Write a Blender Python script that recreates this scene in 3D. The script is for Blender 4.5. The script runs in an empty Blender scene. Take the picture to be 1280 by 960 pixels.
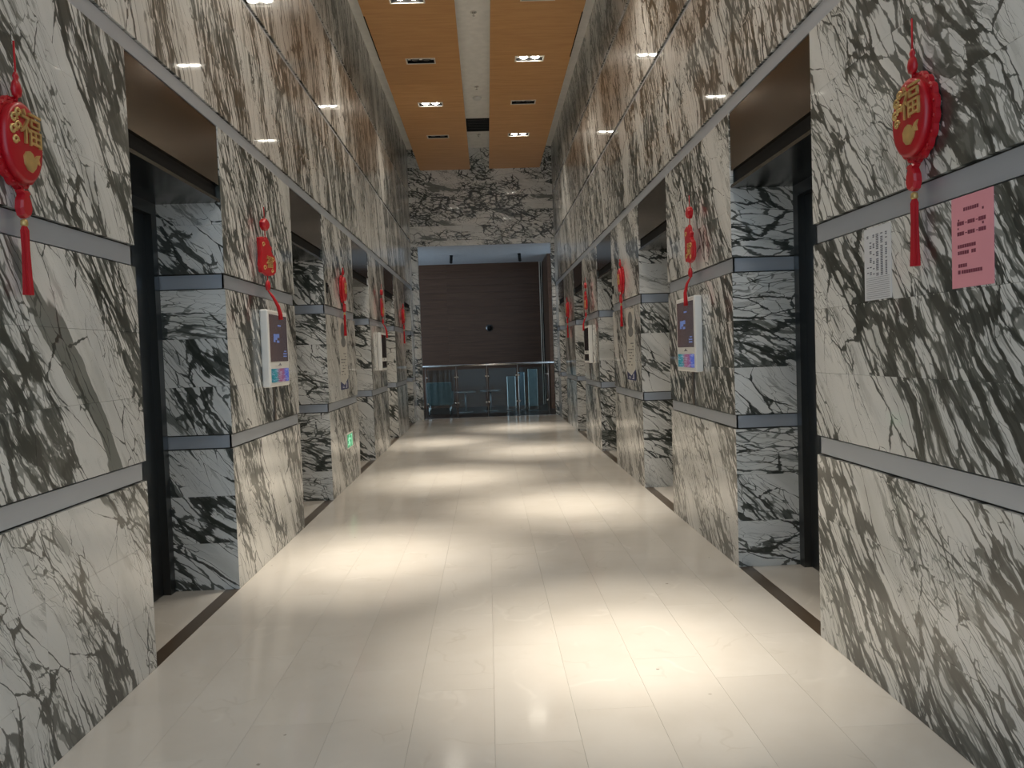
import bpy, bmesh, math, random
from mathutils import Vector, Matrix
random.seed(7)
S = bpy.context.scene
COL = S.collection
PI = math.pi

# ------------------------------------------------------------------ camera
FPX, YAW, PITCH, ROLL = 961.353, .0304, -.0399, -.035
cy, sy, cp, sp = math.cos(YAW), math.sin(YAW), math.cos(PITCH), math.sin(PITCH)
fw = Vector((sy*cp, cy*cp, sp)); rt = Vector((cy, -sy, 0)); up = rt.cross(fw)
cr, sr = math.cos(ROLL), math.sin(ROLL)
r2 = cr*rt + sr*up; u2 = -sr*rt + cr*up
cam = bpy.data.cameras.new('camera'); camo = bpy.data.objects.new('camera', cam); COL.objects.link(camo)
cam.sensor_width = 36; cam.lens = FPX/1280*36; cam.clip_start = .05; cam.clip_end = 200
m = Matrix((r2, u2, -fw)).transposed().to_4x4(); m.translation = (0, 0, 1.5)
camo.matrix_world = m
S.camera = camo

# ------------------------------------------------------------------ world, exposure
w = bpy.data.worlds.new('world'); S.world = w; w.use_nodes = True
bg = w.node_tree.nodes['Background']; bg.inputs[0].default_value = (.63, .82, 1.0, 1); bg.inputs[1].default_value = 1.6
S.view_settings.view_transform = 'Standard'; S.view_settings.look = 'None'
S.cycles.glossy_bounces = 3; S.cycles.max_bounces = 8
S.view_settings.exposure = 0.04; S.view_settings.gamma = 1; S.view_settings.use_curve_mapping = False
LAMP = (1.0, .90, .755)
P_CORE, P_WIDE = 520, 73

# ------------------------------------------------------------------ layout
XL, XR, XC = -1.70, 1.65, -.025
PN = [.735, 3.827, 6.924, 10.004, 13.08, 16.16]
PF = [2.015, 5.108, 8.218, 11.33, 14.36, 17.44]
Y0, YE = -1.6, 18.10
ZS = 2.545                       # soffit
ROWS = [(0, .3125), (.3125, .625), (.625, .936), (1.034, 1.3495), (1.3495, 1.665), (1.665, 1.985),
        (2.090, 2.405), (2.405, 2.72), (2.72, 3.037)]
BELTS = [(.936, 1.034), (1.985, 2.090), (3.037, 3.137)]
UROWS = [(3.137, 3.48), (3.48, 3.82), (3.82, 4.14), (4.195, 4.53), (4.53, 4.87), (4.87, 5.21), (5.265, 5.61), (5.61, 5.96), (5.96, 6.30)]
GROOVES = [(4.14, 4.195), (5.21, 5.265)]
ZC, ZW = 6.30, 5.81
G = .0005                        # half joint

# ------------------------------------------------------------------ helpers
def tag(o, label=None, cat=None, group=None, kind=None):
    if label: o['label'] = label
    if cat: o['category'] = cat
    if group: o['group'] = group
    if kind: o['kind'] = kind
    return o
def link(name, me, mat=None, parent=None):
    o = bpy.data.objects.new(name, me); COL.objects.link(o)
    if mat is not None and me is not None and not me.materials: me.materials.append(mat)
    if parent is not None: o.parent = parent
    return o
def empty(name, loc, rz=0):
    o = bpy.data.objects.new(name, None); COL.objects.link(o); o.location = loc; o.rotation_euler = (0, 0, rz); o.empty_display_size = .1
    return o
def bmbox(bm, x0, x1, y0, y1, z0, z1):
    vs = [bm.verts.new(p) for p in ((x0,y0,z0),(x1,y0,z0),(x1,y1,z0),(x0,y1,z0),(x0,y0,z1),(x1,y0,z1),(x1,y1,z1),(x0,y1,z1))]
    for f in ((0,3,2,1),(4,5,6,7),(0,1,5,4),(1,2,6,5),(2,3,7,6),(3,0,4,7)): bm.faces.new([vs[i] for i in f])
def fin(bm, name, mat, parent=None, smooth=False, recalc=True):
    if recalc: bmesh.ops.recalc_face_normals(bm, faces=bm.faces)
    me = bpy.data.meshes.new(name); bm.to_mesh(me); bm.free()
    if smooth:
        for p in me.polygons: p.use_smooth = True
    return link(name, me, mat, parent)
def boxes(name, lst, mat, parent=None):
    bm = bmesh.new()
    for b in lst:
        x0,x1,y0,y1,z0,z1 = b
        bmbox(bm, min(x0,x1), max(x0,x1), min(y0,y1), max(y0,y1), min(z0,z1), max(z0,z1))
    return fin(bm, name, mat, parent)
CACHE = {}
def slab(name, b, mat, parent=None, idx=0):
    """box with its origin in the middle; alike slabs share their mesh"""
    x0,x1,y0,y1,z0,z1 = b
    x0,x1 = min(x0,x1),max(x0,x1); y0,y1 = min(y0,y1),max(y0,y1); z0,z1 = min(z0,z1),max(z0,z1)
    d = (round(x1-x0,4), round(y1-y0,4), round(z1-z0,4)); k = (name, d, mat.name)
    if k not in CACHE:
        bm = bmesh.new(); bmbox(bm, -d[0]/2, d[0]/2, -d[1]/2, d[1]/2, -d[2]/2, d[2]/2)
        me = bpy.data.meshes.new(name); bm.to_mesh(me); bm.free(); me.materials.append(mat); CACHE[k] = me
    o = link(name, CACHE[k], None, parent); o.location = ((x0+x1)/2, (y0+y1)/2, (z0+z1)/2); o.pass_index = idx
    return o
def lathe(bm, prof, n=20, sx=1, sy_=1, c=(0,0,0)):
    rings = []
    for r, z in prof:
        rings.append([bm.verts.new((c[0]+sx*r*math.cos(2*PI*i/n), c[1]+sy_*r*math.sin(2*PI*i/n), c[2]+z)) for i in range(n)])
    for a, b in zip(rings, rings[1:]):
        for i in range(n): bm.faces.new((a[i], a[(i+1)%n], b[(i+1)%n], b[i]))
    bm.faces.new(rings[0][::-1]); bm.faces.new(rings[-1])
def tube(bm, pts, r, n=8):
    pts = [Vector(p) for p in pts]; rings = []
    for i, p in enumerate(pts):
        t = (pts[min(i+1,len(pts)-1)] - pts[max(i-1,0)]).normalized()
        a = t.cross(Vector((0,1,0)) if abs(t.y) < .9 else Vector((1,0,0))).normalized(); b = t.cross(a)
        rr = r[i] if isinstance(r, (list, tuple)) else r
        rings.append([bm.verts.new(p + rr*(math.cos(2*PI*k/n)*a + math.sin(2*PI*k/n)*b)) for k in range(n)])
    for a, b in zip(rings, rings[1:]):
        for i in range(n): bm.faces.new((a[i], a[(i+1)%n], b[(i+1)%n], b[i]))
    bm.faces.new(rings[0][::-1]); bm.faces.new(rings[-1])
def prism(bm, pts, y0, y1, inset=0):
    """outline in x,z extruded along y from y0 (back) to y1 (front, smaller)"""
    n = len(pts); cx = sum(p[0] for p in pts)/n; cz = sum(p[1] for p in pts)/n
    a = [bm.verts.new((x, y0, z)) for x, z in pts]; b = [bm.verts.new((x, y1, z)) for x, z in pts]
    for i in range(n): bm.faces.new((a[i], a[(i+1)%n], b[(i+1)%n], b[i]))
    if inset:
        c = [bm.verts.new((cx+(x-cx)*(1-inset), y1-(inset*.06), cz+(z-cz)*(1-inset))) for x, z in pts]
        for i in range(n): bm.faces.new((b[i], b[(i+1)%n], c[(i+1)%n], c[i]))
        bm.faces.new(c)
    else: bm.faces.new(b)
    bm.faces.new(a[::-1])
def text(name, body, size, mat, parent, loc, depth=.002, ax='CENTER'):
    cu = bpy.data.curves.new(name, 'FONT'); cu.body = body; cu.size = size; cu.extrude = depth; cu.align_x = ax; cu.align_y = 'CENTER'
    t = bpy.data.objects.new(name, cu); COL.objects.link(t)
    bpy.context.view_layer.update()
    me = bpy.data.meshes.new_from_object(t.evaluated_get(bpy.context.evaluated_depsgraph_get()))
    bpy.data.objects.remove(t); bpy.data.curves.remove(cu)
    me.transform(Matrix.Rotation(PI/2, 4, 'X'))
    me.materials.clear(); me.materials.append(mat)
    o = link(name, me, None, parent); o.location = loc
    return o

# ------------------------------------------------------------------ materials
class NT:
    def __init__(s, name):
        s.m = bpy.data.materials.new(name); s.m.use_nodes = True; s.t = s.m.node_tree; s.N = s.t.nodes
        s.b = s.N['Principled BSDF']
    def n(s, typ, ins=None, **kw):
        nd = s.N.new(typ)
        for k, v in kw.items(): setattr(nd, k, v)
        for k, v in (ins or {}).items(): s.put(nd.inputs[k], v)
        return nd
    def put(s, sock, v):
        if isinstance(v, bpy.types.NodeSocket): s.t.links.new(v, sock)
        else: sock.default_value = v
    def math(s, op, a, b=0., c=0.):
        nd = s.n('ShaderNodeMath', {0: a, 1: b, 2: c}, operation=op); return nd.outputs[0]
    def vm(s, op, a, b): return s.n('ShaderNodeVectorMath', {0: a, 1: b}, operation=op).outputs[0]
    def ramp(s, x, lo, hi, a=0., b=1., mode='SMOOTHSTEP'):
        return s.n('ShaderNodeMapRange', {0: x, 1: lo, 2: hi, 3: a, 4: b}, interpolation_type=mode).outputs[0]
    def noise(s, v, sc, det=2., rough=.5, dist=0.):
        return s.n('ShaderNodeTexNoise', {'Vector': v, 'Scale': sc, 'Detail': det, 'Roughness': rough, 'Distortion': dist})
    def mix(s, f, a, b, bt='MIX'):
        nd = s.n('ShaderNodeMix', {0: f, 6: a, 7: b}, data_type='RGBA', blend_type=bt); return nd.outputs[2]
def plain(name, col, rough=.5, metal=0., emit=None, es=1., spec=.5, coat=0., var=.04):
    k = NT(name); c = (*col, 1)
    if var:
        nz = k.noise(k.n('ShaderNodeTexCoord').outputs['Object'], 9, 3)
        k.put(k.b.inputs['Base Color'], k.mix(k.ramp(nz.outputs[0], .3, .7), tuple(x*(1-var) for x in col)+(1,), tuple(min(1, x*(1+var)) for x in col)+(1,)))
    else: k.b.inputs['Base Color'].default_value = c
    k.b.inputs['Roughness'].default_value = rough; k.b.inputs['Metallic'].default_value = metal; k.b.inputs['Specular IOR Level'].default_value = spec
    k.b.inputs['Coat Weight'].default_value = coat
    if emit: k.b.inputs['Emission Color'].default_value = (*emit, 1); k.b.inputs['Emission Strength'].default_value = es
    return k.m

def marble(name, axis, ang, amp, stretch, fine, dens, streak=.1, base=(.77, .765, .735)):
    """white stone with dark grey-green veins flowing in one direction (angle below the horizontal, to the right)"""
    k = NT(name)
    pos = k.n('ShaderNodeNewGeometry').outputs['Position']; sep = k.n('ShaderNodeSeparateXYZ', {0: pos}).outputs
    oi = k.n('ShaderNodeObjectInfo').outputs
    u = {'L': sep[1], 'R': k.math('MULTIPLY', sep[1], -1.), 'Y': sep[0]}[axis]
    wz = k.math('ADD', k.math('MULTIPLY', oi['Object Index'], 3.71), k.math('MULTIPLY', oi['Random'], .035))
    vec = k.n('ShaderNodeCombineXYZ', {0: u, 1: sep[2], 2: wz}).outputs[0]
    wn = k.n('ShaderNodeTexWhiteNoise', {'W': oi['Object Index']}, noise_dimensions='1D').outputs['Value']
    a = k.math('MULTIPLY_ADD', wn, amp, ang-amp/2)
    rot = k.n('ShaderNodeVectorRotate', {'Vector': vec, 'Angle': a}, rotation_type='Z_AXIS').outputs[0]
    def warp(nz, amt): return k.n('ShaderNodeVectorMath', {0: k.vm('SUBTRACT', nz.outputs['Color'], (.5, .5, .5)), 3: amt}, operation='SCALE').outputs[0]
    n1 = k.noise(rot, 1.0, 1.5); n2 = k.noise(rot, 4.5, 2.); n3 = k.noise(rot, 19., 2.)
    q = k.vm('ADD', k.vm('ADD', rot, warp(n1, .30)), k.vm('ADD', warp(n2, .050), warp(n3, .011)))
    st = k.vm('MULTIPLY', q, (stretch, 1, 1))
    D = k.ramp(k.noise(st, 2.7, 1.5).outputs[0], .33, .61)                       # where the veins crowd
    D2 = k.ramp(k.noise(k.vm('ADD', st, (7, 3, 1)), 3.6, 1.5).outputs[0], .34, .62)
    v1 = k.n('ShaderNodeTexVoronoi', {'Vector': k.vm('MULTIPLY', st, (1.5, 1, 1)), 'Scale': 5.5*fine, 'Randomness': 1.}, feature='DISTANCE_TO_EDGE').outputs['Distance']
    v2 = k.n('ShaderNodeTexVoronoi', {'Vector': k.vm('ADD', st, (3, 9, 2)), 'Scale': 14.*fine}, feature='DISTANCE_TO_EDGE').outputs['Distance']
    v3 = k.n('ShaderNodeTexVoronoi', {'Vector': k.vm('ADD', st, (1, 5, 8)), 'Scale': 30.*fine}, feature='DISTANCE_TO_EDGE').outputs['Distance']
    fray = k.ramp(k.noise(k.vm('MULTIPLY', q, (stretch*1.3, 1, 1)), 26, 3., .7).outputs[0], .3, .7, .1, 1.7)
    def line(v, dn, wmax, wmin):
        wd = k.math('MULTIPLY', k.math('MULTIPLY_ADD', k.math('POWER', dn, 1.5), wmax, wmin), fray)
        wd = k.math('MAXIMUM', wd, .0008)
        return k.ramp(v, k.math('MULTIPLY', wd, .5), wd, 1., 0.)
    l1 = line(v1, D, .095*dens, .004)
    l2 = line(v2, k.math('MULTIPLY_ADD', D, .75, k.math('MULTIPLY', D2, .25)), .20*dens, -.030)
    l3 = line(v3, k.math('MULTIPLY', D2, k.math('MULTIPLY_ADD', D, .6, .4)), .20*dens, -.015)
    # thin streaks
    ns = k.noise(k.vm('MULTIPLY', q, (stretch*.55, 1, 1)), 15*fine, 4., .62).outputs[0]
    str_ = k.math('MULTIPLY', k.ramp(ns, .56, .64), k.math('MULTIPLY_ADD', D2, .7, streak))
    # broad dark bands
    nb = k.noise(k.vm('MULTIPLY', k.vm('ADD', q, (2, 8, 4)), (stretch*.6, 1, 1)), 3.0, 4., .55).outputs[0]
    band = k.ramp(nb, .655, .668)
    c = k.mix(k.ramp(k.noise(st, 3.5, 4.).outputs[0], .35, .7), (*base, 1), (base[0]*.86, base[1]*.87, base[2]*.88, 1))
    c = k.mix(k.math('MULTIPLY', k.ramp(k.noise(st, 6, 3.).outputs[0], .5, .75), .45), c, (.42, .43, .39, 1))
    c = k.mix(k.math('MULTIPLY', band, .85), c, (.105, .115, .098, 1))
    c = k.mix(k.math('MULTIPLY', str_, .75), c, (.10, .105, .088, 1))
    c = k.mix(k.math('MULTIPLY', l3, .75), c, (.13, .14, .12, 1))
    c = k.mix(k.math('MULTIPLY', l2, .9), c, (.05, .057, .048, 1))
    c = k.mix(k.math('MULTIPLY', l1, .95), c, (.03, .035, .029, 1))
    k.put(k.b.inputs['Base Color'], c)
    k.b.inputs['Roughness'].default_value = .34; k.b.inputs['Coat Weight'].default_value = .7; k.b.inputs['Coat Roughness'].default_value = .045; k.b.inputs['Specular IOR Level'].default_value = .5
    return k.m
R = math.radians
ML = {'L': marble('marble_wall_left', 'L', R(58), R(6), .16, 1.3, 1.2), 'R': marble('marble_wall_right', 'R', R(52), R(8), .16, 1.3, 1.25)}
MU = {'L': marble('marble_upper_left', 'L', R(69), R(6), .10, 1.3, 1.15, .6), 'R': marble('marble_upper_right', 'R', R(64), R(8), .15, 1.2, 1.2, .45)}
MV = marble('marble_reveal', 'Y', R(30), R(60), .19, 1.1, .9)
ME = marble('marble_end_wall', 'Y', R(12), R(16), .36, .9, .95)

def floor_mat():
    k = NT('cream_floor_marble'); pos = k.n('ShaderNodeNewGeometry').outputs['Position']; oi = k.n('ShaderNodeObjectInfo').outputs
    off = k.n('ShaderNodeCombineXYZ', {0: k.math('MULTIPLY', oi['Random'], 40.), 1: k.math('MULTIPLY', oi['Random'], 90.), 2: 0.}).outputs[0]
    v = k.vm('ADD', pos, off)
    base = k.mix(oi['Random'], (.645, .612, .563, 1), (.672, .64, .59, 1))
    base = k.mix(k.math('MULTIPLY', k.ramp(k.noise(v, 2.2, 5., .6).outputs[0], .35, .7), .5), base, (.60, .56, .50, 1))
    wv = k.vm('ADD', v, k.n('ShaderNodeVectorMath', {0: k.noise(v, 2.5, 3.).outputs['Color'], 3: .5}, operation='SCALE').outputs[0])
    ve = k.n('ShaderNodeTexVoronoi', {'Vector': wv, 'Scale': 1.3}, feature='DISTANCE_TO_EDGE').outputs['Distance']
    ln = k.math('MULTIPLY', k.ramp(ve, .002, .012, 1., 0.), k.ramp(k.noise(v, 4, 2.).outputs[0], .50, .62))
    base = k.mix(k.math('MULTIPLY', ln, .12), base, (.33, .28, .21, 1))
    lt = k.math('MULTIPLY', k.ramp(k.n('ShaderNodeTexVoronoi', {'Vector': k.vm('ADD', wv, (5,5,5)), 'Scale': .9}, feature='DISTANCE_TO_EDGE').outputs['Distance'], .0, .02, 1., 0.), k.ramp(k.noise(v, 3, 2.).outputs[0], .52, .62))
    base = k.mix(k.math('MULTIPLY', lt, .22), base, (.84, .81, .75, 1))
    sp_ = k.n('ShaderNodeTexVoronoi', {'Vector': k.vm('ADD', v, k.n('ShaderNodeVectorMath', {0: k.noise(v, 60, 2.).outputs['Color'], 3: .02}, operation='SCALE').outputs[0]), 'Scale': 3.2}).outputs['Distance']
    base = k.mix(k.math('MULTIPLY', k.ramp(sp_, .018, .030, 1., 0.), .7), base, (.22, .19, .15, 1))
    k.put(k.b.inputs['Base Color'], base)
    k.put(k.b.inputs['Roughness'], k.ramp(k.noise(pos, 1.4, 3.).outputs[0],   .3, .7, .09, .16))
    return k.m
MF = floor_mat()
def wood_mat(name, c0, c1, axis_scale, rough=.4):
    k = NT(name); pos = k.n('ShaderNodeNewGeometry').outputs['Position']; oi = k.n('ShaderNodeObjectInfo').outputs
    v = k.vm('MULTIPLY', k.vm('ADD', pos, k.n('ShaderNodeCombineXYZ', {2: k.math('MULTIPLY', oi['Random'], 30.)}).outputs[0]), axis_scale)
    g = k.ramp(k.noise(v, 4, 6., .6).outputs[0], .3, .7)
    c = k.mix(g, (*c0, 1), (*c1, 1))
    c = k.mix(k.math('MULTIPLY', oi['Random'], .25), c, (c0[0]*.8, c0[1]*.75, c0[2]*.7, 1))
    k.put(k.b.inputs['Base Color'], c); k.b.inputs['Roughness'].default_value = rough
    return k.m
MWOOD = wood_mat('ceiling_wood', (.54, .275, .10), (.64, .355, .145), (.5, 5, 1))
MDWOOD = wood_mat('dark_wood', (.085, .046, .030), (.125, .070, .045), (.4, 1, 9), .32); MDWOOD.node_tree.nodes['Principled BSDF'].inputs['Specular IOR Level'].default_value = .22
def brushed(name, col, rough, ax=(1, 1, 60)):
    k = NT(name); v = k.vm('MULTIPLY', k.n('ShaderNodeNewGeometry').outputs['Position'], ax)
    g = k.noise(v, 6, 3.).outputs[0]
    k.put(k.b.inputs['Base Color'], k.mix(g, tuple(x*.94 for x in col)+(1,), tuple(min(1, x*1.05) for x in col)+(1,)))
    k.b.inputs['Metallic'].default_value = 1.; k.put(k.b.inputs['Roughness'], k.ramp(g, .2, .8, rough*.85, rough*1.15))
    return k.m
MBELT = brushed('belt_steel', (.51, .55, .61), .38); MBELT.node_tree.nodes['Principled BSDF'].inputs['Metallic'].default_value = .55
MTRANS = brushed('bronze_steel', (.28, .235, .195), .17)
MSOFF = brushed('dark_bronze_steel', (.17, .155, .135), .22)
MDOOR = brushed('dark_door_steel', (.11, .11, .105), .33, (60, 60, 1))
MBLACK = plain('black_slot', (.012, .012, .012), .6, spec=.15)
MGROUT = plain('cream_joint', (.57, .53, .475), .8)
MDARKJ = plain('dark_joint', (.05, .048, .042), .7)
MCORE = plain('wall_core', (.25, .24, .22), .9)
MTHRESH = plain('brown_threshold', (.085, .062, .042), .3, coat=.2)
MWHITE = plain('white_paint', (.90, .885, .85), .7)
MFRAME = plain('white_trim', (.78, .74, .66), .5)
MGREY = plain('atrium_ceiling_paint', (.56, .57, .59), .8)
MCHROME = plain('polished_steel', (.75, .74, .72), .16, 1., var=0)
MSTEELD = plain('dull_steel', (.30, .30, .30), .35, 1., var=0)
MRED = plain('red_velvet_plastic', (.47, .006, .014), .38, coat=.15)
MREDT = plain('red_thread', (.46, .006, .012), .75)
MGOLD = plain('gold_glitter', (.62, .42, .16), .42, .55, var=.25)
MPLAST = plain('white_plastic', (.74, .74, .72), .32, var=0)
MPAPER = plain('white_paper', (.66, .67, .69), .7, var=.01)
MPINK = plain('pink_paper', (.80, .33, .38), .75, var=.01)
MINK = plain('grey_ink', (.16, .16, .19), .8, var=0)
MINKR = plain('maroon_ink', (.22, .045, .075), .8, var=0)
MBLUE = plain('navy_print', (.020, .030, .12), .5, var=0)
MPOST = plain('poster_film', (.52, .51, .47), .35, var=.03)
MPFIG = plain('poster_grey', (.17, .175, .175), .5, var=.1)
MGREEN = plain('exit_green', (.01, .20, .09), .3, emit=(.03, .55, .24), es=.35, var=0)
MGREENL = plain('exit_figure', (.5, .9, .65), .3, emit=(.35, 1., .6), es=.6, var=0)
MLAMP = plain('lamp_glow', (1, 1, 1), .4, emit=(1., .93, .80), es=45, var=0)
MLAMPOFF = plain('lamp_unlit', (.22, .21, .2), .2, .6, var=0)
MTEAL = plain('teal_upholstery', (.10, .15, .16), .7, var=.12)
MTBLUE = plain('blue_panel', (.05, .11, .15), .3, var=.1)
def screen_mat(name, cols, es):
    k = NT(name); tc = k.n('ShaderNodeTexCoord').outputs['Generated']; sep = k.n('ShaderNodeSeparateXYZ', {0: tc}).outputs
    cr_ = k.n('ShaderNodeValToRGB', {0: k.math('ADD', sep[0], k.math('MULTIPLY', k.math('SUBTRACT', k.noise(tc, 7, 3.).outputs[0], .5), .35))})
    e = cr_.color_ramp.elements
    for i, (p, c) in enumerate(cols):
        el = e[i] if i < 2 else e.new(p)
        el.position = p; el.color = (*c, 1)
    c = k.mix(k.ramp(k.noise(k.vm('MULTIPLY', tc, (1, 1, 3)), 5, 1.).outputs[0], .52, .62, 0., .55), cr_.outputs[0], (.45, .5, .65, 1)) if es > .3 else cr_.outputs[0]
    k.put(k.b.inputs['Base Color'], (.01, .01, .012, 1)); k.put(k.b.inputs['Emission Color'], c); k.b.inputs['Emission Strength'].default_value = es
    k.b.inputs['Roughness'].default_value = .12
    return k.m
MSCR = screen_mat('screen_dim', [(0, (.20, .12, .11)), (1, (.15, .11, .12))], .25)
MSCR2 = screen_mat('screen_banner', [(0, (.0, .16, .20)), (.28, (.02, .25, .28)), (.45, (.30, .08, .14)), (.68, (.28, .09, .2)), (.85, (.08, .12, .5))], .6)
MSCRT = plain('screen_blue_light', (.05, .06, .1), .3, emit=(.16, .24, .55), es=.45, var=0)
MDSCR = plain('screen_dark', (.012, .012, .015), .1, var=0)
def glass_mat():
    k = NT('clear_glass'); N = k.N
    tr = k.n('ShaderNodeBsdfTransparent', {0: (.78, .85, .86, 1)}); gl = k.n('ShaderNodeBsdfGlossy', {'Color': (1, 1, 1, 1), 'Roughness': .02})
    fr = k.n('ShaderNodeFresnel', {'IOR': 1.22})
    mx = k.n('ShaderNodeMixShader', {0: fr.outputs[0], 1: tr.outputs[0], 2: gl.outputs[0]})
    k.t.links.new(mx.outputs[0], N['Material Output'].inputs[0])
    return k.m
MGLASS = glass_mat()

# ------------------------------------------------------------------ floor
fl = boxes('floor', [(XL-.75, XR+.75, Y0, 18.42, -.12, -.0115)], MGROUT)
tag(fl, 'polished cream marble tile floor of the lift lobby', 'floor', kind='structure')
NC = 10; tw = (XR-XL)/NC
for c in range(NC):
    y = Y0 - [0, .5, .25, .75][c % 4]*1.0
    while y < 18.42:
        a, b = max(y, Y0), min(y+1.0, 18.42)
        if b-a > .05: slab('floor_tile', (XL+c*tw+.0004, XL+(c+1)*tw-.0004, a+.0003, b-.0003, -.0115, 0), MF, fl)
        y += 1.0
# ------------------------------------------------------------------ side walls
def wx(sd, d): return XL-d if sd == 'L' else XR+d
SIDE = {'L': 'left', 'R': 'right'}
ORD = ['first', 'second', 'third', 'fourth', 'farthest']
piers = [(Y0, PN[0])] + [(PF[i], PN[i+1]) for i in range(5)] + [(PF[5], YE)]
bi = 0
for sd in 'LR':
    nm = SIDE[sd]
    core = [(wx(sd, .022), wx(sd, .75), a+(0 if a == Y0 else .022), b-(0 if b == YE else .022), 0, 3.137) for a, b in piers]
    wl = boxes('wall_'+nm, core, MDARKJ)
    tag(wl, f'lower {nm} wall of white marble with dark green veins and steel bands', 'wall', kind='structure')
    wu = boxes('wall_upper_'+nm, [(wx(sd, .022), wx(sd, .75), Y0, YE, 3.137, ZC)], MDARKJ)
    tag(wu, f'tall upper {nm} wall of streaked marble reaching the ceiling', 'wall', kind='structure')
    for pi_, (a, b) in enumerate(piers):
        mid = (a+b)/2; cols = [(a, mid), (mid, b)] if b-a > 1 else [(a, b)]
        if pi_ == 0: cols = [(a, -.3), (-.3, b)]
        for blk in range(3):
            for (c0, c1) in cols:
                bi += 1
                for z0, z1 in ROWS[blk*3:blk*3+3]:
                    slab('marble_panel', (wx(sd, 0), wx(sd, .022), c0+G, c1-G, z0+G, z1-G), ML[sd], wl, bi if len(cols) > 1 and pi_ == 0 else 100*(sd == 'R')+pi_*3+blk)
        for z0, z1 in BELTS[:2]:
            boxes('steel_band', [(wx(sd, .012), wx(sd, .0221), a+.012, b-(.012 if b < YE else 0), z0+.008, z1-.008)], MBELT, wl)
    for z0, z1 in BELTS[2:]:
        boxes('steel_band', [(wx(sd, .010), wx(sd, .0221), Y0, YE, z0+.008, z1-.008)], MBELT, wl)
    ys = [Y0] + [v for p in zip(PN, PF) for v in p] + [YE]
    ucols = []
    for i, (a, b) in enumerate(zip(ys, ys[1:])):
        if i % 2 == 0 and b-a > 1: ucols += [(a, (a+b)/2), ((a+b)/2, b)]
        else: ucols.append((a, b))
    for ci, (a, b) in enumerate(ucols):
        for ri, (z0, z1) in enumerate(UROWS):
            slab('marble_panel', (wx(sd, 0), wx(sd, .022), a+G, b-G, z0+G, z1-G), MU[sd], wu, 300+100*(sd == 'R')+(ci//3)*3+ri//3)
    for z0, z1 in GROOVES:
        boxes('steel_strip', [(wx(sd, .012), wx(sd, .0221), Y0, YE, z0+.012, z1-.012)], MBELT, wu)

# ------------------------------------------------------------------ lift doorways
dn = 0
for sd in 'LR':
    for i in range(6):
        a, b = PN[i], PF[i]; dn += 1
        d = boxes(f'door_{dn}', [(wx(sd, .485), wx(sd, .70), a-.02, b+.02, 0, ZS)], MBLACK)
        which = ('nearest' if i == 1 else 'beside the camera' if i == 0 else ORD[i-1])
        tag(d, f'{which} lift doorway in the {SIDE[sd]} marble wall, dark steel doors in a deep recess', 'lift door', kind='structure')
        m_ = (a+b)/2
        for q0, q1 in ((a+.07, m_-.002), (m_+.002, b-.07)):
            slab('door_leaf', (wx(sd, .468), wx(sd, .487), q0, q1, .004, ZS-.07), MDOOR, d)
        boxes('door_frame', [(wx(sd, .42), wx(sd, .47), a, a+.075, 0, ZS), (wx(sd, .42), wx(sd, .47), b-.075, b, 0, ZS), (wx(sd, .42), wx(sd, .47), a+.075, b-.075, ZS-.075, ZS)], MDOOR, d)
        boxes('soffit', [(wx(sd, .004), wx(sd, .475), a, b, ZS, ZS+.02)], MSOFF, d)
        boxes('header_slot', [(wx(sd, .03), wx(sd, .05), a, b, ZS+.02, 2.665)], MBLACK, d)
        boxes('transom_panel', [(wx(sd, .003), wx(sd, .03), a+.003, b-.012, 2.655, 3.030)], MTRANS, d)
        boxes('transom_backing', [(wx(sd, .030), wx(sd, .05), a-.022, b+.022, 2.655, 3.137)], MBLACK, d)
        boxes('threshold', [(wx(sd, 0), wx(sd, .088), a, b, -.0115, .001)], MTHRESH, d)
        slab('floor_tile', (wx(sd, .088), wx(sd, .485), a, b, -.0115, 0), MF, d)
        for e, (y0, y1) in enumerate(((a-.022, a), (b, b+.022))):
            for ri, (z0, z1) in enumerate(ROWS[:8]):
                z1 = min(z1, ZS+.02)
                if z1-z0 < .02: continue
                slab('marble_panel', (wx(sd, .0005), wx(sd, .475), y0, y1, z0+G, z1-G), MV, d, 500+dn*20+e*10+ri)
            for z0, z1 in BELTS[:2]:
                boxes('steel_band', [(wx(sd, .012), wx(sd, .475), (y0+.001 if e == 0 else y0+.012), (y1-.012 if e == 0 else y1-.001), z0+.008, z1-.008)], MBELT, d)

# ------------------------------------------------------------------ end wall with its wide opening
OL, OR_, OT = -1.545, 1.57, 4.055
we = boxes('wall_end', [(XL-.7, OL-.02, YE+.022, YE+.16, 0, ZC), (OR_+.02, XR+.7, YE+.022, YE+.16, 0, ZC), (OL-.02, OR_+.02, YE+.022, YE+.16, OT+.02, ZC)], MDARKJ)
tag(we, 'veined marble end wall over the wide dark opening', 'wall', kind='structure')
erows = [(OT, 4.18), (4.18, 4.52), (4.52, 4.86), (4.86, 5.20), (5.20, 5.54), (5.54, 5.88), (5.88, ZC)]
for ri, (z0, z1) in enumerate(erows):
    cuts = [XL, [-1.05, -.72, -.15, -.95, -.5, -.3, -.6][ri], [-.1, .55, .75, .15, .62, .5, .3][ri], XR]
    for c0, c1 in zip(cuts, cuts[1:]):
        slab('marble_panel', (c0+G, c1-G, YE, YE+.022, z0+G, z1-G), ME, we, 900+ri)
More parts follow.
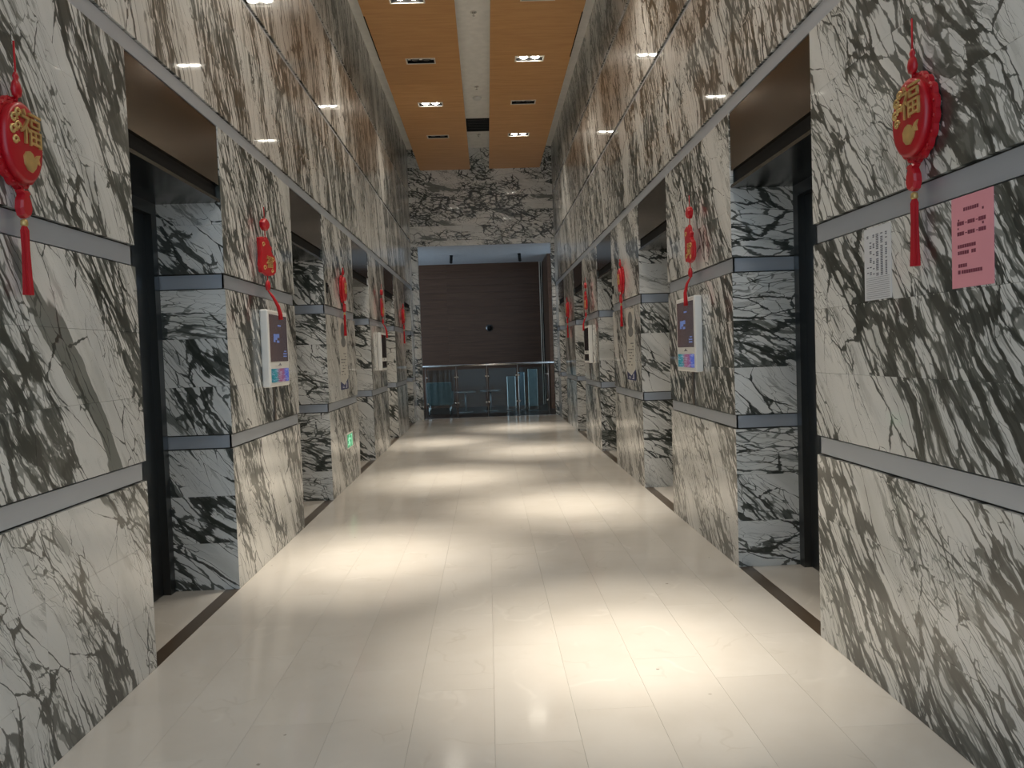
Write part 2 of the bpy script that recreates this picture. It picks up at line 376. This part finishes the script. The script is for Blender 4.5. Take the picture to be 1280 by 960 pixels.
for x0, x1, s_ in ((XL, OL, 0), (OR_, XR, 1)):
    for ri, (z0, z1) in enumerate([(k_*.338, (k_+1)*.338) for k_ in range(12)]):
        slab('marble_panel', (x0+G, x1-G, YE, YE+.022, z0+G, min(z1, OT)-G), MV, we, 920+ri+s_*20)
        xe = (x1-.02, x1) if s_ == 0 else (x0, x0+.02)
        slab('marble_panel', (xe[0], xe[1], YE+.022, YE+.16, z0+G, min(z1, OT)-G), MV, we, 960+ri+s_*20)

# ------------------------------------------------------------------ ceiling: white field, two lowered runs of wood boards
ce = boxes('ceiling', [(XL-.7, XR+.7, Y0, YE+.16, ZC, ZC+.1),
     (XC-1.36, XC-.26, Y0, YE, ZW+.045, ZC), (XC+.26, XC+1.36, Y0, YE, ZW+.045, ZC)], MWHITE)
tag(ce, 'white ceiling with two lowered runs of honey coloured wood boards', 'ceiling', kind='structure')
LY = [9.49-1.955*6+1.955*i for i in range(10)]        # rows of downlights
LX = {'L': XC-.795, 'R': XC+.795}
HX, HY = .200, .094
lights = []
for sd, xa, xb in (('L', XC-1.385, XC-.225), ('R', XC+.215, XC+1.395)):
    for i, y in enumerate(LY):
        if y+.9775 < Y0+.5: continue
        a = max(Y0, y-.9775); b = y+.9775 if i < 9 else YE
        lx = LX[sd]; z0, z1 = ZW, ZW+.045
        a += .0012; b -= .0012
        o = boxes('wood_board', [(xa, lx-HX, a, b, z0, z1), (lx+HX, xb, a, b, z0, z1), (lx-HX, lx+HX, a, y-HY, z0, z1), (lx-HX, lx+HX, y+HY, b, z0, z1)], MWOOD, ce)
        lights.append((sd, i, lx, y))
boxes('air_slot', [(XC-1.387, XC-1.372, 9.93, 11.41, ZW-.002, ZW+.03)], MBLACK, ce)
boxes('air_slot', [(XC+1.382, XC+1.397, 9.93, 11.41, ZW-.002, ZW+.03)], MBLACK, ce)
# linear vent in the middle strip, set flush
vt = empty('air_vent', (XC, 16.3, ZC)); tag(vt, 'black slatted air vent in the white strip between the wood boards', 'vent')
boxes('vent_frame', [(-.245, .245, -.43, -.40, -.015, 0), (-.245, .245, .40, .43, -.015, 0), (-.245, -.215, -.4, .4, -.015, 0), (.215, .245, -.4, .4, -.015, 0), (-.215, .215, -.4, .4, -.003, 0)], MBLACK, vt)
for k_ in range(7):
    boxes('slat', [(-.215, .215, -.36+k_*.115, -.34+k_*.115, -.014, -.004)], MDOOR, vt)

AIM = {('R', 3): (.64, 3.78), ('L', 4): (-.88, 5.80), ('R', 5): (.70, 7.5), ('L', 6): (-.45, 9.40), ('R', 7): (.60, 11.8), ('L', 8): (-.80, 13.3), ('R', 9): (.62, 15.45)}   # where each gimbal lamp is tipped to
def downlight(sd, i, lx, y, lit):
    t = empty('recessed_downlight', (lx, y, ZW))
    side = 'left' if sd == 'L' else 'right'
    vis = [k for k in range(6, 10)]
    if i >= 6: pos = ['at the top edge of the photo', 'second in view', 'third in view', 'closest to the end wall'][i-6]
    else: pos = ['behind the camera', 'just behind the camera', 'first ahead, above the frame', 'second ahead, above the frame', 'third ahead, above the frame', 'fourth ahead, above the frame'][i]
    tag(t, f'{"lit" if lit else "unlit"} twin downlight in the {side} wood ceiling run, {pos}', 'downlight', 'twin downlights in the wood ceiling')
    fr = [(-.215, .215, -.108, -HY+.004, -.006, .0), (-.215, .215, HY-.004, .108, -.006, 0), (-.215, -HX+.004, -HY+.004, HY-.004, -.006, 0), (HX-.004, .215, -HY+.004, HY-.004, -.006, 0)]
    boxes('trim_frame', fr, MFRAME, t)
    q, r = HX-.004, HY-.004
    boxes('housing', [(-q, q, -r, r, .09, .095), (-q, -q+.004, -r, r, 0, .09), (q-.004, q, -r, r, 0, .09), (-q, q, -r, -r+.004, 0, .09), (-q, q, r-.004, r, 0, .09)], MBLACK, t)
    for s_ in (-1, 1):
        bm = bmesh.new(); lathe(bm, [(.066, .05), (.070, .030), (.066, .028), (.050, .045), (.001, .048)], 20)
        o = fin(bm, 'lamp_ring', MDARKR, t, True); o.location.x = s_*.085
        bm = bmesh.new(); lathe(bm, [(.056, .034), (.058, .018), (.040, .008), (.002, .004)], 20)
        o = fin(bm, 'lamp', MLAMP if lit else MLAMPOFF, t, True); o.location.x = s_*.085
        if lit:
            for nm, ang, pw, bl in (('lamp_beam', 15, P_CORE*.8, 1.), ('lamp_beam', 28, P_CORE*1.15, 1.), ('lamp_spill', 128, P_WIDE, 1.)):
                L_ = bpy.data.lights.new(nm, 'SPOT'); L_.energy = pw; L_.color = LAMP; L_.spot_size = R(ang); L_.spot_blend = bl; L_.shadow_soft_size = .04
                lo = bpy.data.objects.new(nm, L_); COL.objects.link(lo); lo.parent = t; lo.location = (s_*.085, 0, -.012)
                tx, ty = AIM.get((sd, i), (lx, y))
                if nm == 'lamp_beam': lo.rotation_euler = Vector((tx-lx, ty-y, -ZW)).to_track_quat('-Z', 'Y').to_euler()
MDARKR = plain('lamp_ring_metal', (.10, .10, .10), .3, .8, var=0)
for sd, i, lx, y in lights:
    lit = ((i % 2 == 0) == (sd == 'L')) and i > 2
    downlight(sd, i, lx, y, lit)

def ceil_disc(name, y, r, h, mat, label, cat, dx=0):
    bm = bmesh.new(); lathe(bm, [(r, 0), (r, -h*.4), (r*.75, -h*.8), (r*.3, -h), (.002, -h)], 20)
    t = fin(bm, name, mat, None, True); t.location = (XC+dx, y, ZC); tag(t, label, cat); return t
ceil_disc('smoke_detector', 14.6, .085, .05, MPLAST, 'round white smoke detector on the white ceiling strip before the vent', 'detector')
t = empty('sprinkler', (XC, 11.0, ZC)); tag(t, 'small metal sprinkler head alone on the nearer white ceiling strip', 'sprinkler', 'sprinkler heads on the ceiling strip')
def sprinkler(t):
    bm = bmesh.new(); lathe(bm, [(.045, 0), (.045, -.006), (.015, -.012)], 16); fin(bm, 'escutcheon', MCHROME, t, True)
    bm = bmesh.new(); lathe(bm, [(.010, -.01), (.012, -.03), (.006, -.045), (.022, -.05), (.022, -.053)], 12); fin(bm, 'nozzle', MCHROME, t, True)
sprinkler(t)
t = empty('sprinkler', (XC, 14.0, ZC)); tag(t, 'small metal sprinkler head just before the smoke detector', 'sprinkler', 'sprinkler heads on the ceiling strip'); sprinkler(t)
t = empty('sprinkler', (XC, 17.0, ZC)); tag(t, 'small metal sprinkler head behind the black vent near the end wall', 'sprinkler', 'sprinkler heads on the ceiling strip'); sprinkler(t)

# ------------------------------------------------------------------ the space beyond the opening
af = boxes('floor_atrium', [(-6, 5, 18.42, 22.3, -.12, -.01)], plain('dark_stone', (.035, .033, .030), .3, spec=.25)); tag(af, 'dark polished floor beyond the glass railing', 'floor', kind='structure')
ac = boxes('ceiling_atrium', [(-6, 5, YE+.16, 22.3, 4.10, 4.2)], MGREY); tag(ac, 'blue grey ceiling beyond the opening', 'ceiling', kind='structure')
aw = boxes('wall_back', [(-6, 5, 22.17, 22.3, -.12, 4.2)], MBLACK); tag(aw, 'dark brown back wall of horizontal wood planks beyond the railing', 'wall', kind='structure')
for k_ in range(20):
    z0 = -.01+k_*.2055
    for c0, c1 in ((-6, -3.2), (-3.2, -1.1), (-1.1, 1.56)):
        slab('wood_plank', (c0+.001, c1-.001, 22.15, 22.17, z0+.0015, min(z0+.2055, 4.1)-.0015), MDWOOD, aw)
ar = boxes('wall_right_atrium', [(1.66, 5, 20.4, 22.17, -.12, 4.10)], MDWOOD); tag(ar, 'dark brown wood corner at the right of the opening', 'wall', kind='structure')
tr = boxes('trim_1', [(1.560, 1.584, 22.12, 22.17, 0, 4.1), (1.618, 1.632, 22.12, 22.17, 0, 4.1)], MFRAME); tag(tr, 'bright vertical steel edge strips on the dark back wall', 'trim', kind='structure')

# glass railing
RY = 18.33
rl = empty('glass_railing', (0, RY, 0)); tag(rl, 'glass railing with round steel handrail across the end opening', 'railing')
bm = bmesh.new(); tube(bm, [(OL-.0, 0, 1.25), (OR_+.0, 0, 1.25)], .026, 14); fin(bm, 'handrail', MCHROME, rl, True)
posts = [-1.49, -.76, -.03, .70, 1.43]
for x in posts:
    bm = bmesh.new(); tube(bm, [(x, 0, 0), (x, 0, 1.23)], .011, 10); lathe(bm, [(.05, 0), (.05, .008), (.018, .016)], 16, c=(x, 0, 0)); p = fin(bm, 'post', MSTEELD, rl, True)
    for z in (.36, .98):
        for s_ in (-1, 1):
            if (x == posts[0] and s_ < 0) or (x == posts[-1] and s_ > 0): continue
            bm = bmesh.new(); tube(bm, [(x+s_*.012, 0, z), (x+s_*.055, 0, z)], .024, 10); fin(bm, 'glass_clamp', MCHROME, p, True)
for a, b in zip(posts, posts[1:]):
    boxes('glass_pane', [(a+.035, b-.035, -.005, .005, .10, 1.16)], MGLASS, rl)

# seats and tables beyond the glass
def armchair(x, y, rz, label):
    t = empty('lounge_chair', (x, y, -.01), rz); tag(t, label, 'chair')
    def rb(name, b, mat):
        o = boxes(name, [b], mat, t); md = o.modifiers.new('bevel', 'BEVEL'); md.width = .025; md.segments = 3; return o
    rb('seat', (-.28, .28, -.26, .28, .27, .44), MTEAL)
    rb('backrest', (-.31, .31, -.34, -.24, .27, .85), MTEAL)
    rb('armrest', (-.33, -.26, -.30, .28, .27, .60), MTEAL); rb('armrest', (.26, .33, -.30, .28, .27, .60), MTEAL)
    for lx in (-.27, .27):
        for ly in (-.27, .24):
            bm = bmesh.new(); tube(bm, [(lx, ly, 0), (lx*.94, ly*.94, .28)], .013, 8); fin(bm, 'leg', MCHROME, t, True)
armchair(-1.24, 19.5, 0, 'teal upholstered lounge chair on thin steel legs behind the railing at left')
def sidetable(x, y, label):
    t = empty('side_table', (x, y, -.01)); tag(t, label, 'table', 'low steel tables beyond the railing')
    bm = bmesh.new(); lathe(bm, [(.27, .52), (.28, .525), (.28, .545), (.27, .55)], 24); fin(bm, 'table_top', MSTEELD, t, True)
    bm = bmesh.new(); lathe(bm, [(.025, .02), (.022, .27), (.025, .52)], 12); fin(bm, 'stem', MSTEELD, t, True)
    bm = bmesh.new(); lathe(bm, [(.20, 0), (.20, .012), (.03, .03)], 24); fin(bm, 'base', MSTEELD, t, True)
sidetable(-.62, 20.3, 'low round steel table next to the teal chair beyond the railing')
sidetable(.04, 20.5, 'low round steel table in the middle beyond the railing')
def standee(x, y, h, wd, mat, label):
    t = empty('standing_panel', (x, y, -.01)); tag(t, label, 'panel', 'standing panels beyond the railing')
    o = boxes('board', [(-wd/2, wd/2, -.02, .02, .10, h)], mat, t); md = o.modifiers.new('bevel', 'BEVEL'); md.width = .008
    boxes('upright', [(-wd/2-.015, -wd/2, -.025, .025, 0, h), (wd/2, wd/2+.015, -.025, .025, 0, h)], MCHROME, t)
    boxes('base', [(-wd/2-.03, wd/2+.03, -.15, .15, 0, .02)], MDOOR, t)
standee(.60, 20.4, .90, .20, MTEAL, 'low grey standing panel, leftmost of three beyond the railing')
standee(.88, 20.6, 1.00, .14, MTBLUE, 'narrow dark blue standing panel, middle of three beyond the railing')
standee(1.16, 20.2, 1.08, .22, MTEAL, 'tall teal standing panel, rightmost of three beyond the railing')
# ceiling spotlights of the far space
for x, lab in ((-.85, 'left'), (.92, 'right')):
    t = empty('ceiling_spotlight', (x, 20.2, 4.10)); tag(t, f'small black spotlight on the blue grey far ceiling, {lab} of two', 'spotlight', 'black spotlights on the far ceiling')
    bm = bmesh.new(); lathe(bm, [(.045, 0), (.045, -.02), (.012, -.022), (.012, -.06)], 12); fin(bm, 'mount', MBLACK, t, True)
    bm = bmesh.new(); tube(bm, [(0, -.06, -.03), (.02 if x > 0 else -.02, .12, -.17)], .04, 12); fin(bm, 'spot_head', MBLACK, t, True)
# camera dome on the back wall
t = empty('dome_camera', (.08, 22.15, 2.25)); tag(t, 'small black dome camera on the dark plank wall', 'camera')
bm = bmesh.new(); tube(bm, [(0, 0, 0), (0, -.03, 0)], .10, 20); fin(bm, 'base', MSTEELD, t, True)
bm = bmesh.new(); bmesh.ops.create_uvsphere(bm, u_segments=16, v_segments=10, radius=.07); o = fin(bm, 'dome', MBLACK, t, True); o.location = (0, -.03, 0)

# ------------------------------------------------------------------ red new-year ornaments
def place(sd, y, z, off=0): return (wx(sd, -off), y, z), (PI/2 if sd == 'L' else -PI/2)
def cord(t, z0, z1, y=-.02):
    bm = bmesh.new(); tube(bm, [(0, y, z0), (0, y, z1)], .0035, 6); fin(bm, 'hanging_cord', MREDT, t, True)
def tassel(t, top, length, y=-.03, pts=None):
    bm = bmesh.new(); lathe(bm, [(.003, .022), (.012, .016), (.013, .0), (.009, -.006)], 12, c=(0, y, top)); fin(bm, 'gold_bead', MGOLD, t, True)
    bm = bmesh.new(); n = 22; prev = None
    zs = [(.010, -.004), (.017, -.02), (.016, -length*.35), (.019, -length*.75), (.022, -length)]
    rings = []
    for r, z in zs:
        rings.append([bm.verts.new((r*(1 if k % 2 else .80)*math.cos(2*PI*k/n), y+.8*r*(1 if k % 2 else .80)*math.sin(2*PI*k/n), top+z)) for k in range(n)])
    for a, b in zip(rings, rings[1:]):
        for k in range(n): bm.faces.new((a[k], a[(k+1) % n], b[(k+1) % n], b[k]))
    bm.faces.new(rings[0][::-1]); bm.faces.new(rings[-1])
    fin(bm, 'tassel', MREDT, t)
def oval(cx, cz, a, b, n=72, sc=0, lob=18): return [(cx+a*(1+sc*abs(math.sin(lob*PI*k/n)))*math.cos(2*PI*k/n), cz+b*(1+sc*abs(math.sin(lob*PI*k/n)))*math.sin(2*PI*k/n)) for k in range(n)]
def medallion(sd, y, label, detail=True, ztop=2.69):
    loc, rz = place(sd, y, 0); t = empty('fortune_medallion', loc, rz); tag(t, label, 'ornament', 'red fortune medallions on the marble piers')
    cord(t, 2.47, ztop, -.03)
    bm = bmesh.new(); lathe(bm, [(.003, 0), (.018, .008), (.024, .03), (.018, .055), (.010, .066), (.014, .078), (.008, .092), (.002, .096)], 14, 1, .7, (0, -.03, 2.485)); fin(bm, 'gourd_bead', MRED, t, True)
    bm = bmesh.new(); prism(bm, oval(0, 2.325, .128, .158, 108, .055, 18), -.004, -.022, .05); pl = fin(bm, 'plate', MRED, t)
    bm = bmesh.new(); prism(bm, oval(0, 2.325, .112, .142, 64), -.02, -.048, .10); fin(bm, 'boss', MRED, pl, True)
    if detail:
        for k in range(18):
            an = 2*PI*(k+.5)/18
            bm = bmesh.new(); lathe(bm, [(.006, 0), (.005, .004), (.001, .006)], 8); bmesh.ops.rotate(bm, matrix=Matrix.Rotation(PI/2, 3, 'X'), verts=bm.verts)
            o = fin(bm, 'stud', MRED, pl, True); o.location = (.126*math.cos(an), -.024, 2.325+.155*math.sin(an))
        text('fortune_character', '\u798f', .135, MGOLD, pl, (.030, -.058, 2.372), .004)
        # gold fish below, curling clouds at the left
        pts = [(-.035, .012), (-.02, .03), (0, .036), (.018, .03), (.03, .014), (.045, .03), (.066, .036), (.055, .018), (.062, -.002), (.044, .0), (.034, -.02), (.012, -.040), (-.012, -.036), (-.03, -.018)]
        bm = bmesh.new(); prism(bm, [(x+.012, z+2.262) for x, z in pts], -.050, -.060); fin(bm, 'gold_fish', MGOLD, pl)
        for cx, cz, rr in ((-.070, 2.395, .020), (-.046, 2.420, .018), (-.078, 2.352, .020), (-.050, 2.372, .019), (-.066, 2.318, .018)):
            bm = bmesh.new()
            sp_ = [(cx+rr*(1-.085*k)*math.cos(k*.75), -.056, cz+rr*(1-.085*k)*math.sin(k*.75)) for k in range(10)]
            tube(bm, sp_, .0055, 6); fin(bm, 'gold_cloud', MGOLD, pl, True)
    else:
        text('fortune_character', '\u798f', .14, MGOLD, pl, (.0, -.056, 2.325), .003)
    bm = bmesh.new(); tube(bm, [(0, -.03, 2.17), (0, -.03, 2.14)], .004, 6); fin(bm, 'hanging_cord', MREDT, t, True)
    pts = [(-.016, .052), (-.026, .044), (-.014, .034), (-.028, .010), (-.032, -.02), (-.022, -.044), (0, -.052), (.022, -.044), (.032, -.02), (.028, .010), (.014, .034), (.026, .044), (.016, .052), (0, .046)]
    bm = bmesh.new(); prism(bm, [(x, z+2.105) for x, z in pts], -.018, -.038, .15); fin(bm, 'lucky_bag', MRED, t)
    tassel(t, 2.03, .255, -.03)
    return t
def plaque(sd, y, label, turn=0, sway=0):
    loc, rz = place(sd, y, 0); t = empty('fortune_plaque', loc, rz); tag(t, label, 'ornament', 'red fortune plaques above the wall screens')
    cord(t, 2.56, 2.67, -.05)
    # woven knot
    bm = bmesh.new(); prism(bm, [(0, 2.585), (.028, 2.572), (.05, 2.545), (.04, 2.515), (.012, 2.492), (-.02, 2.496), (-.048, 2.520), (-.05, 2.55), (-.026, 2.575)], -.035, -.060, .2); fin(bm, 'woven_knot', MRED, t)
    bm = bmesh.new(); tube(bm, [(.022*math.cos(k*PI/6), -.064, 2.54+.022*math.sin(k*PI/6)) for k in range(13)], .005, 6); fin(bm, 'gold_ring', MGOLD, t, True)
    bm = bmesh.new(); tube(bm, [(0, -.05, 2.495), (0, -.05, 2.43)], .004, 6); fin(bm, 'hanging_cord', MREDT, t, True)
    pts = [(-.115, 2.425), (-.06, 2.44), (-.03, 2.425), (.0, 2.445), (.03, 2.42), (.045, 2.385), (.075, 2.375), (.06, 2.345), (.085, 2.32), (.12, 2.30), (.135, 2.25), (.125, 2.19), (.09, 2.165), (.04, 2.155), (0, 2.15), (-.05, 2.165), (-.10, 2.17), (-.118, 2.215), (-.105, 2.30)]
    bm = bmesh.new(); prism(bm, pts, -.040, -.062, .08); pl = fin(bm, 'plaque_body', MRED, t)
    text('fortune_character', '\u798f', .10, MGOLD, pl, (.02, -.070, 2.25), .003)
    for cx, cz, rr in ((.075, 2.275, .022), (-.055, 2.205, .022), (.06, 2.19, .018), (-.06, 2.38, .02)):
        bm = bmesh.new(); tube(bm, [(cx+rr*(1-.08*k)*math.cos(k*.7), -.066, cz+rr*(1-.08*k)*math.sin(k*.7)) for k in range(10)], .005, 6); fin(bm, 'gold_scroll', MGOLD, pl, True)
    bm = bmesh.new(); lathe(bm, [(.004, -.05), (.022, -.04), (.030, -.01), (.020, .022), (.006, .034)], 14, 1, .6, (0, -.055, 2.085)); fin(bm, 'lucky_bag', MRED, t, True)
    bm = bmesh.new(); tube(bm, [(0, -.055, 2.15), (0, -.055, 2.10)], .004, 6); fin(bm, 'hanging_cord', MREDT, t, True)
    bm = bmesh.new(); tube(bm, [(0, -.055, 2.04), (.005+sway*.2, -.085, 1.99), (.02+sway*.6, -.105, 1.92), (.03+sway, -.105, 1.86), (.033+sway, -.105, 1.82)], [.006, .010, .013, .016, .017], 12); fin(bm, 'tassel', MREDT, t, True)
    t.rotation_euler = (0, 0, rz+turn)
    return t
medallion('L', 2.88, 'red oval fortune medallion with gold character at the left edge of the photo')
medallion('R', 2.86, 'red oval fortune medallion with gold character beside the pink notice')
plaque('L', 5.93, 'red fortune plaque turned outward above the nearest left wall screen', R(-12), .05)
plaque('R', 5.95, 'red fortune plaque hanging flat above the nearest right wall screen')
medallion('L', 9.17, 'red oval fortune medallion above the green exit sign and left poster', False, 2.56)
medallion('R', 9.19, 'red oval fortune medallion above the right wall poster', False, 2.56)
plaque('L', 12.33, 'small looking red fortune plaque above the farther left wall screen')
plaque('R', 12.28, 'small looking red fortune plaque above the farther right wall screen')
medallion('L', 15.65, 'red oval fortune medallion on the left pier nearest the end wall', False, 2.5)
medallion('R', 15.35, 'red oval fortune medallion on the right pier nearest the end wall', False, 2.52)

# ------------------------------------------------------------------ wall screens
def wall_screen(sd, yc, label, on=True):
    """local: x to the viewer's right, -y out of the wall"""
    loc, rz = place(sd, yc, 0); t = empty('wall_screen', loc, rz); tag(t, label, 'screen', 'white framed screens on the marble piers')
    W, H0, H1, T = .285, 1.305, 1.895, .062
    o = boxes('casing', [(-W, W, -T, -.0005, H0, H1)], MPLAST, t); md = o.modifiers.new('bevel', 'BEVEL'); md.width = .012; md.segments = 2
    boxes('screen', [(-W+.035, W-.035, -T-.002, -T+.002, 1.50, H1-.035)], MSCR if on else MDSCR, t)
    boxes('banner_screen', [(-W+.035, W-.035, -T-.002, -T+.002, H0+.035, 1.445)], MSCR2 if on else MDSCR, t)
    if on:
        ink = []
        for x, z, wd, h in ((-.10, 1.69, .10, .045), (-.02, 1.70, .06, .03), (-.13, 1.66, .05, .02), (-.03, 1.655, .07, .018), (0.02, 1.78, .09, .012), (.16, 1.56, .10, .010), (.16, 1.54, .10, .010), (.17, 1.58, .07, .008)):
            ink.append((x-wd/2, x+wd/2, -T-.0032, -T-.002, z-h/2, z+h/2))
        tag(boxes('screen_text', ink, MSCRT, t), kind='stuff')
    bm = bmesh.new(); tube(bm, [(-.05, -T-.001, 1.472), (-.015, -T-.001, 1.472), (0, -T-.001, 1.482), (.015, -T-.001, 1.472), (.05, -T-.001, 1.472)], [.002, .004, .006, .004, .002], 6); fin(bm, 'badge', MINK, t)
    boxes('cable_cover', [(-.02, .02, -.012, -.0005, 1.036, H0)], MTHRESH, t)
for sd in 'LR':
    wall_screen(sd, 6.12, f'white framed lit wall screen under a red plaque, nearest on the {SIDE[sd]} wall')
    wall_screen(sd, 12.28, f'white framed dark wall screen on the {SIDE[sd]} wall, farther one', False)
# ------------------------------------------------------------------ notices, posters, exit sign, small plates
def paper(name, sd, yc, z0, z1, wd, mat, label):
    loc, rz = place(sd, yc, 0); t = empty(name, loc, rz); tag(t, label, 'notice')
    boxes('sheet', [(-wd/2, wd/2, -.0015, -.0004, z0, z1)], mat, t); return t
t = paper('notice_sheet', 'R', 3.195, 1.672, 1.978, .222, MPAPER, 'white printed list taped under the steel band beside the lift doorway')
ink = []
rr = random.Random(3)
for k in range(24):
    z = 1.945-k*.0074
    for x, wd, pr_ in ((-.080, .014, .25), (-.056, .016, .35), (-.030, .014, .55), (.000, .020, .95), (.036, .018, .95), (.072, .014, .8)):
        if rr.random() < pr_: ink.append((x-wd/2, x+wd/2, -.0022, -.0015, z-.0021, z+.0021))
tag(boxes('printed_list', ink, MINK, t), kind='stuff')
tag(boxes('table_rules', [(-.095, .095, -.0020, -.0015, 1.680+k*.0085, 1.6812+k*.0085) for k in range(11)], MINK, t), kind='stuff')
t = paper('notice_sheet', 'R', 2.564, 1.672, 1.984, .226, MPINK, 'pink printed notice taped to the right marble wall')
ink = []
def words(x0, z, n, cw, ch, gap, skip=()):
    for k in range(n):
        if k in skip: continue
        ink.append((x0+k*(cw+gap), x0+k*(cw+gap)+cw, -.0022, -.0015, z-ch/2, z+ch/2))
words(-.045, 1.938, 7, .009, .012, .003)
words(.055, 1.926, 1, .008, .008, .003); words(-.075, 1.905, 1, .006, .006, .003)
for zz in (1.893, 1.858):
    words(-.080, zz, 3, .011, .013, .002); words(-.036, zz, 1, .010, .003, 0); words(-.022, zz, 3, .011, .013, .002); words(.022, zz, 1, .010, .003, 0); words(.036, zz, 3, .011, .013, .002)
words(.055, 1.878, 1, .008, .008, 0); words(-.078, 1.876, 1, .006, .006, 0)
words(-.078, 1.814, 8, .010, .012, .0025); words(-.078, 1.792, 8, .010, .012, .0025, (5,))
words(-.076, 1.748, 4, .010, .012, .0025); words(-.078, 1.726, 1, .013, .013, 0); words(-.058, 1.726, 9, .010, .012, .0025)
tag(boxes('printed_text', ink, MINKR, t), kind='stuff')
def poster(sd, yc, label, wd):
    loc, rz = place(sd, yc, 0); t = empty('wall_poster', loc, rz); tag(t, label, 'poster', 'pale posters with a navy foot')
    h = wd/2
    bm = bmesh.new(); prism(bm, [(-h, 1.24), (0, 1.195), (h, 1.27), (h, 1.96), (-h, 1.96)], -.0005, -.003); fin(bm, 'sheet', MPOST, t)
    bm = bmesh.new(); prism(bm, [(-h, 1.145), (h, 1.145), (h, 1.27), (0, 1.195), (-h, 1.24)], -.0005, -.004); fin(bm, 'navy_foot', MBLUE, t)
    bm = bmesh.new(); prism(bm, oval(0, 1.83, h*.55, .10, 32), -.003, -.004); prism(bm, oval(.02, 1.70, h*.62, .06, 32), -.003, -.0045); fin(bm, 'printed_figure', MPFIG, t)
    ink = []; r_ = random.Random(5)
    for k in range(9):
        z = 1.60-k*.035
        for j in range(4):
            if r_.random() < .6: ink.append((-h*.7+j*h*.36, -h*.7+j*h*.36+h*.26, -.0045, -.003, z-.006, z+.006))
    tag(boxes('printed_text', ink, MPFIG, t), kind='stuff')
    boxes('foot_text', [(-h*.6, -h*.1, -.0045, -.004, 1.165, 1.172), (-h*.6, -h*.2, -.0045, -.004, 1.180, 1.186), (h*.45, h*.6, -.0045, -.004, 1.165, 1.22), (h*.2, h*.6, -.0045, -.004, 1.16, 1.168)], MPAPER, t)
poster('L', 9.14, 'pale poster with navy foot on the left pier above the exit sign', .46)
poster('R', 8.80, 'pale poster with navy foot on the right marble pier', .50)
loc, rz = place('L', 9.26, 0); t = empty('exit_sign', loc, rz); tag(t, 'small green running man exit sign low on the left pier', 'sign')
boxes('sign_frame', [(-.20, .20, -.016, -.0005, .435, .445), (-.20, .20, -.016, -.0005, .605, .615), (-.20, -.19, -.016, -.0005, .445, .605), (.19, .20, -.016, -.0005, .445, .605)], MFRAME, t)
boxes('sign_panel', [(-.19, .19, -.008, -.0005, .445, .605)], MGREEN, t)
bm = bmesh.new()
for pts in ([(-.02, .585), (0, .598), (.018, .585), (.01, .570), (-.012, .570)], [(-.055, .560), (.015, .565), (.05, .545), (.075, .552), (.075, .540), (.045, .530), (.012, .545), (.0, .515), (.04, .495), (.045, .455), (.028, .455), (.020, .485), (-.02, .505), (-.04, .480), (-.09, .470), (-.092, .484), (-.052, .496), (-.028, .530), (-.03, .548), (-.06, .545), (-.07, .525), (-.084, .530)], [(.09, .59), (.16, .59), (.16, .455), (.145, .455), (.145, .578), (.09, .578)]):
    prism(bm, pts, -.008, -.010)
fin(bm, 'running_man', MGREENL, t)
for sd, y, lab in (('L', 8.345, 'small black plate on the left marble pier past the second doorway'), ('R', 9.90, 'small black plate on the right marble pier before the third doorway')):
    loc, rz = place(sd, y, 2.27); t = empty('door_plate', loc, rz); tag(t, lab, 'plate')
    boxes('plate', [(-.03, .03, -.012, -.0005, -.05, .05)], MBLACK, t)
    bm = bmesh.new(); tube(bm, [(0, -.012, .02), (0, -.02, .02)], .012, 12); fin(bm, 'indicator', MDSCR, t, True)
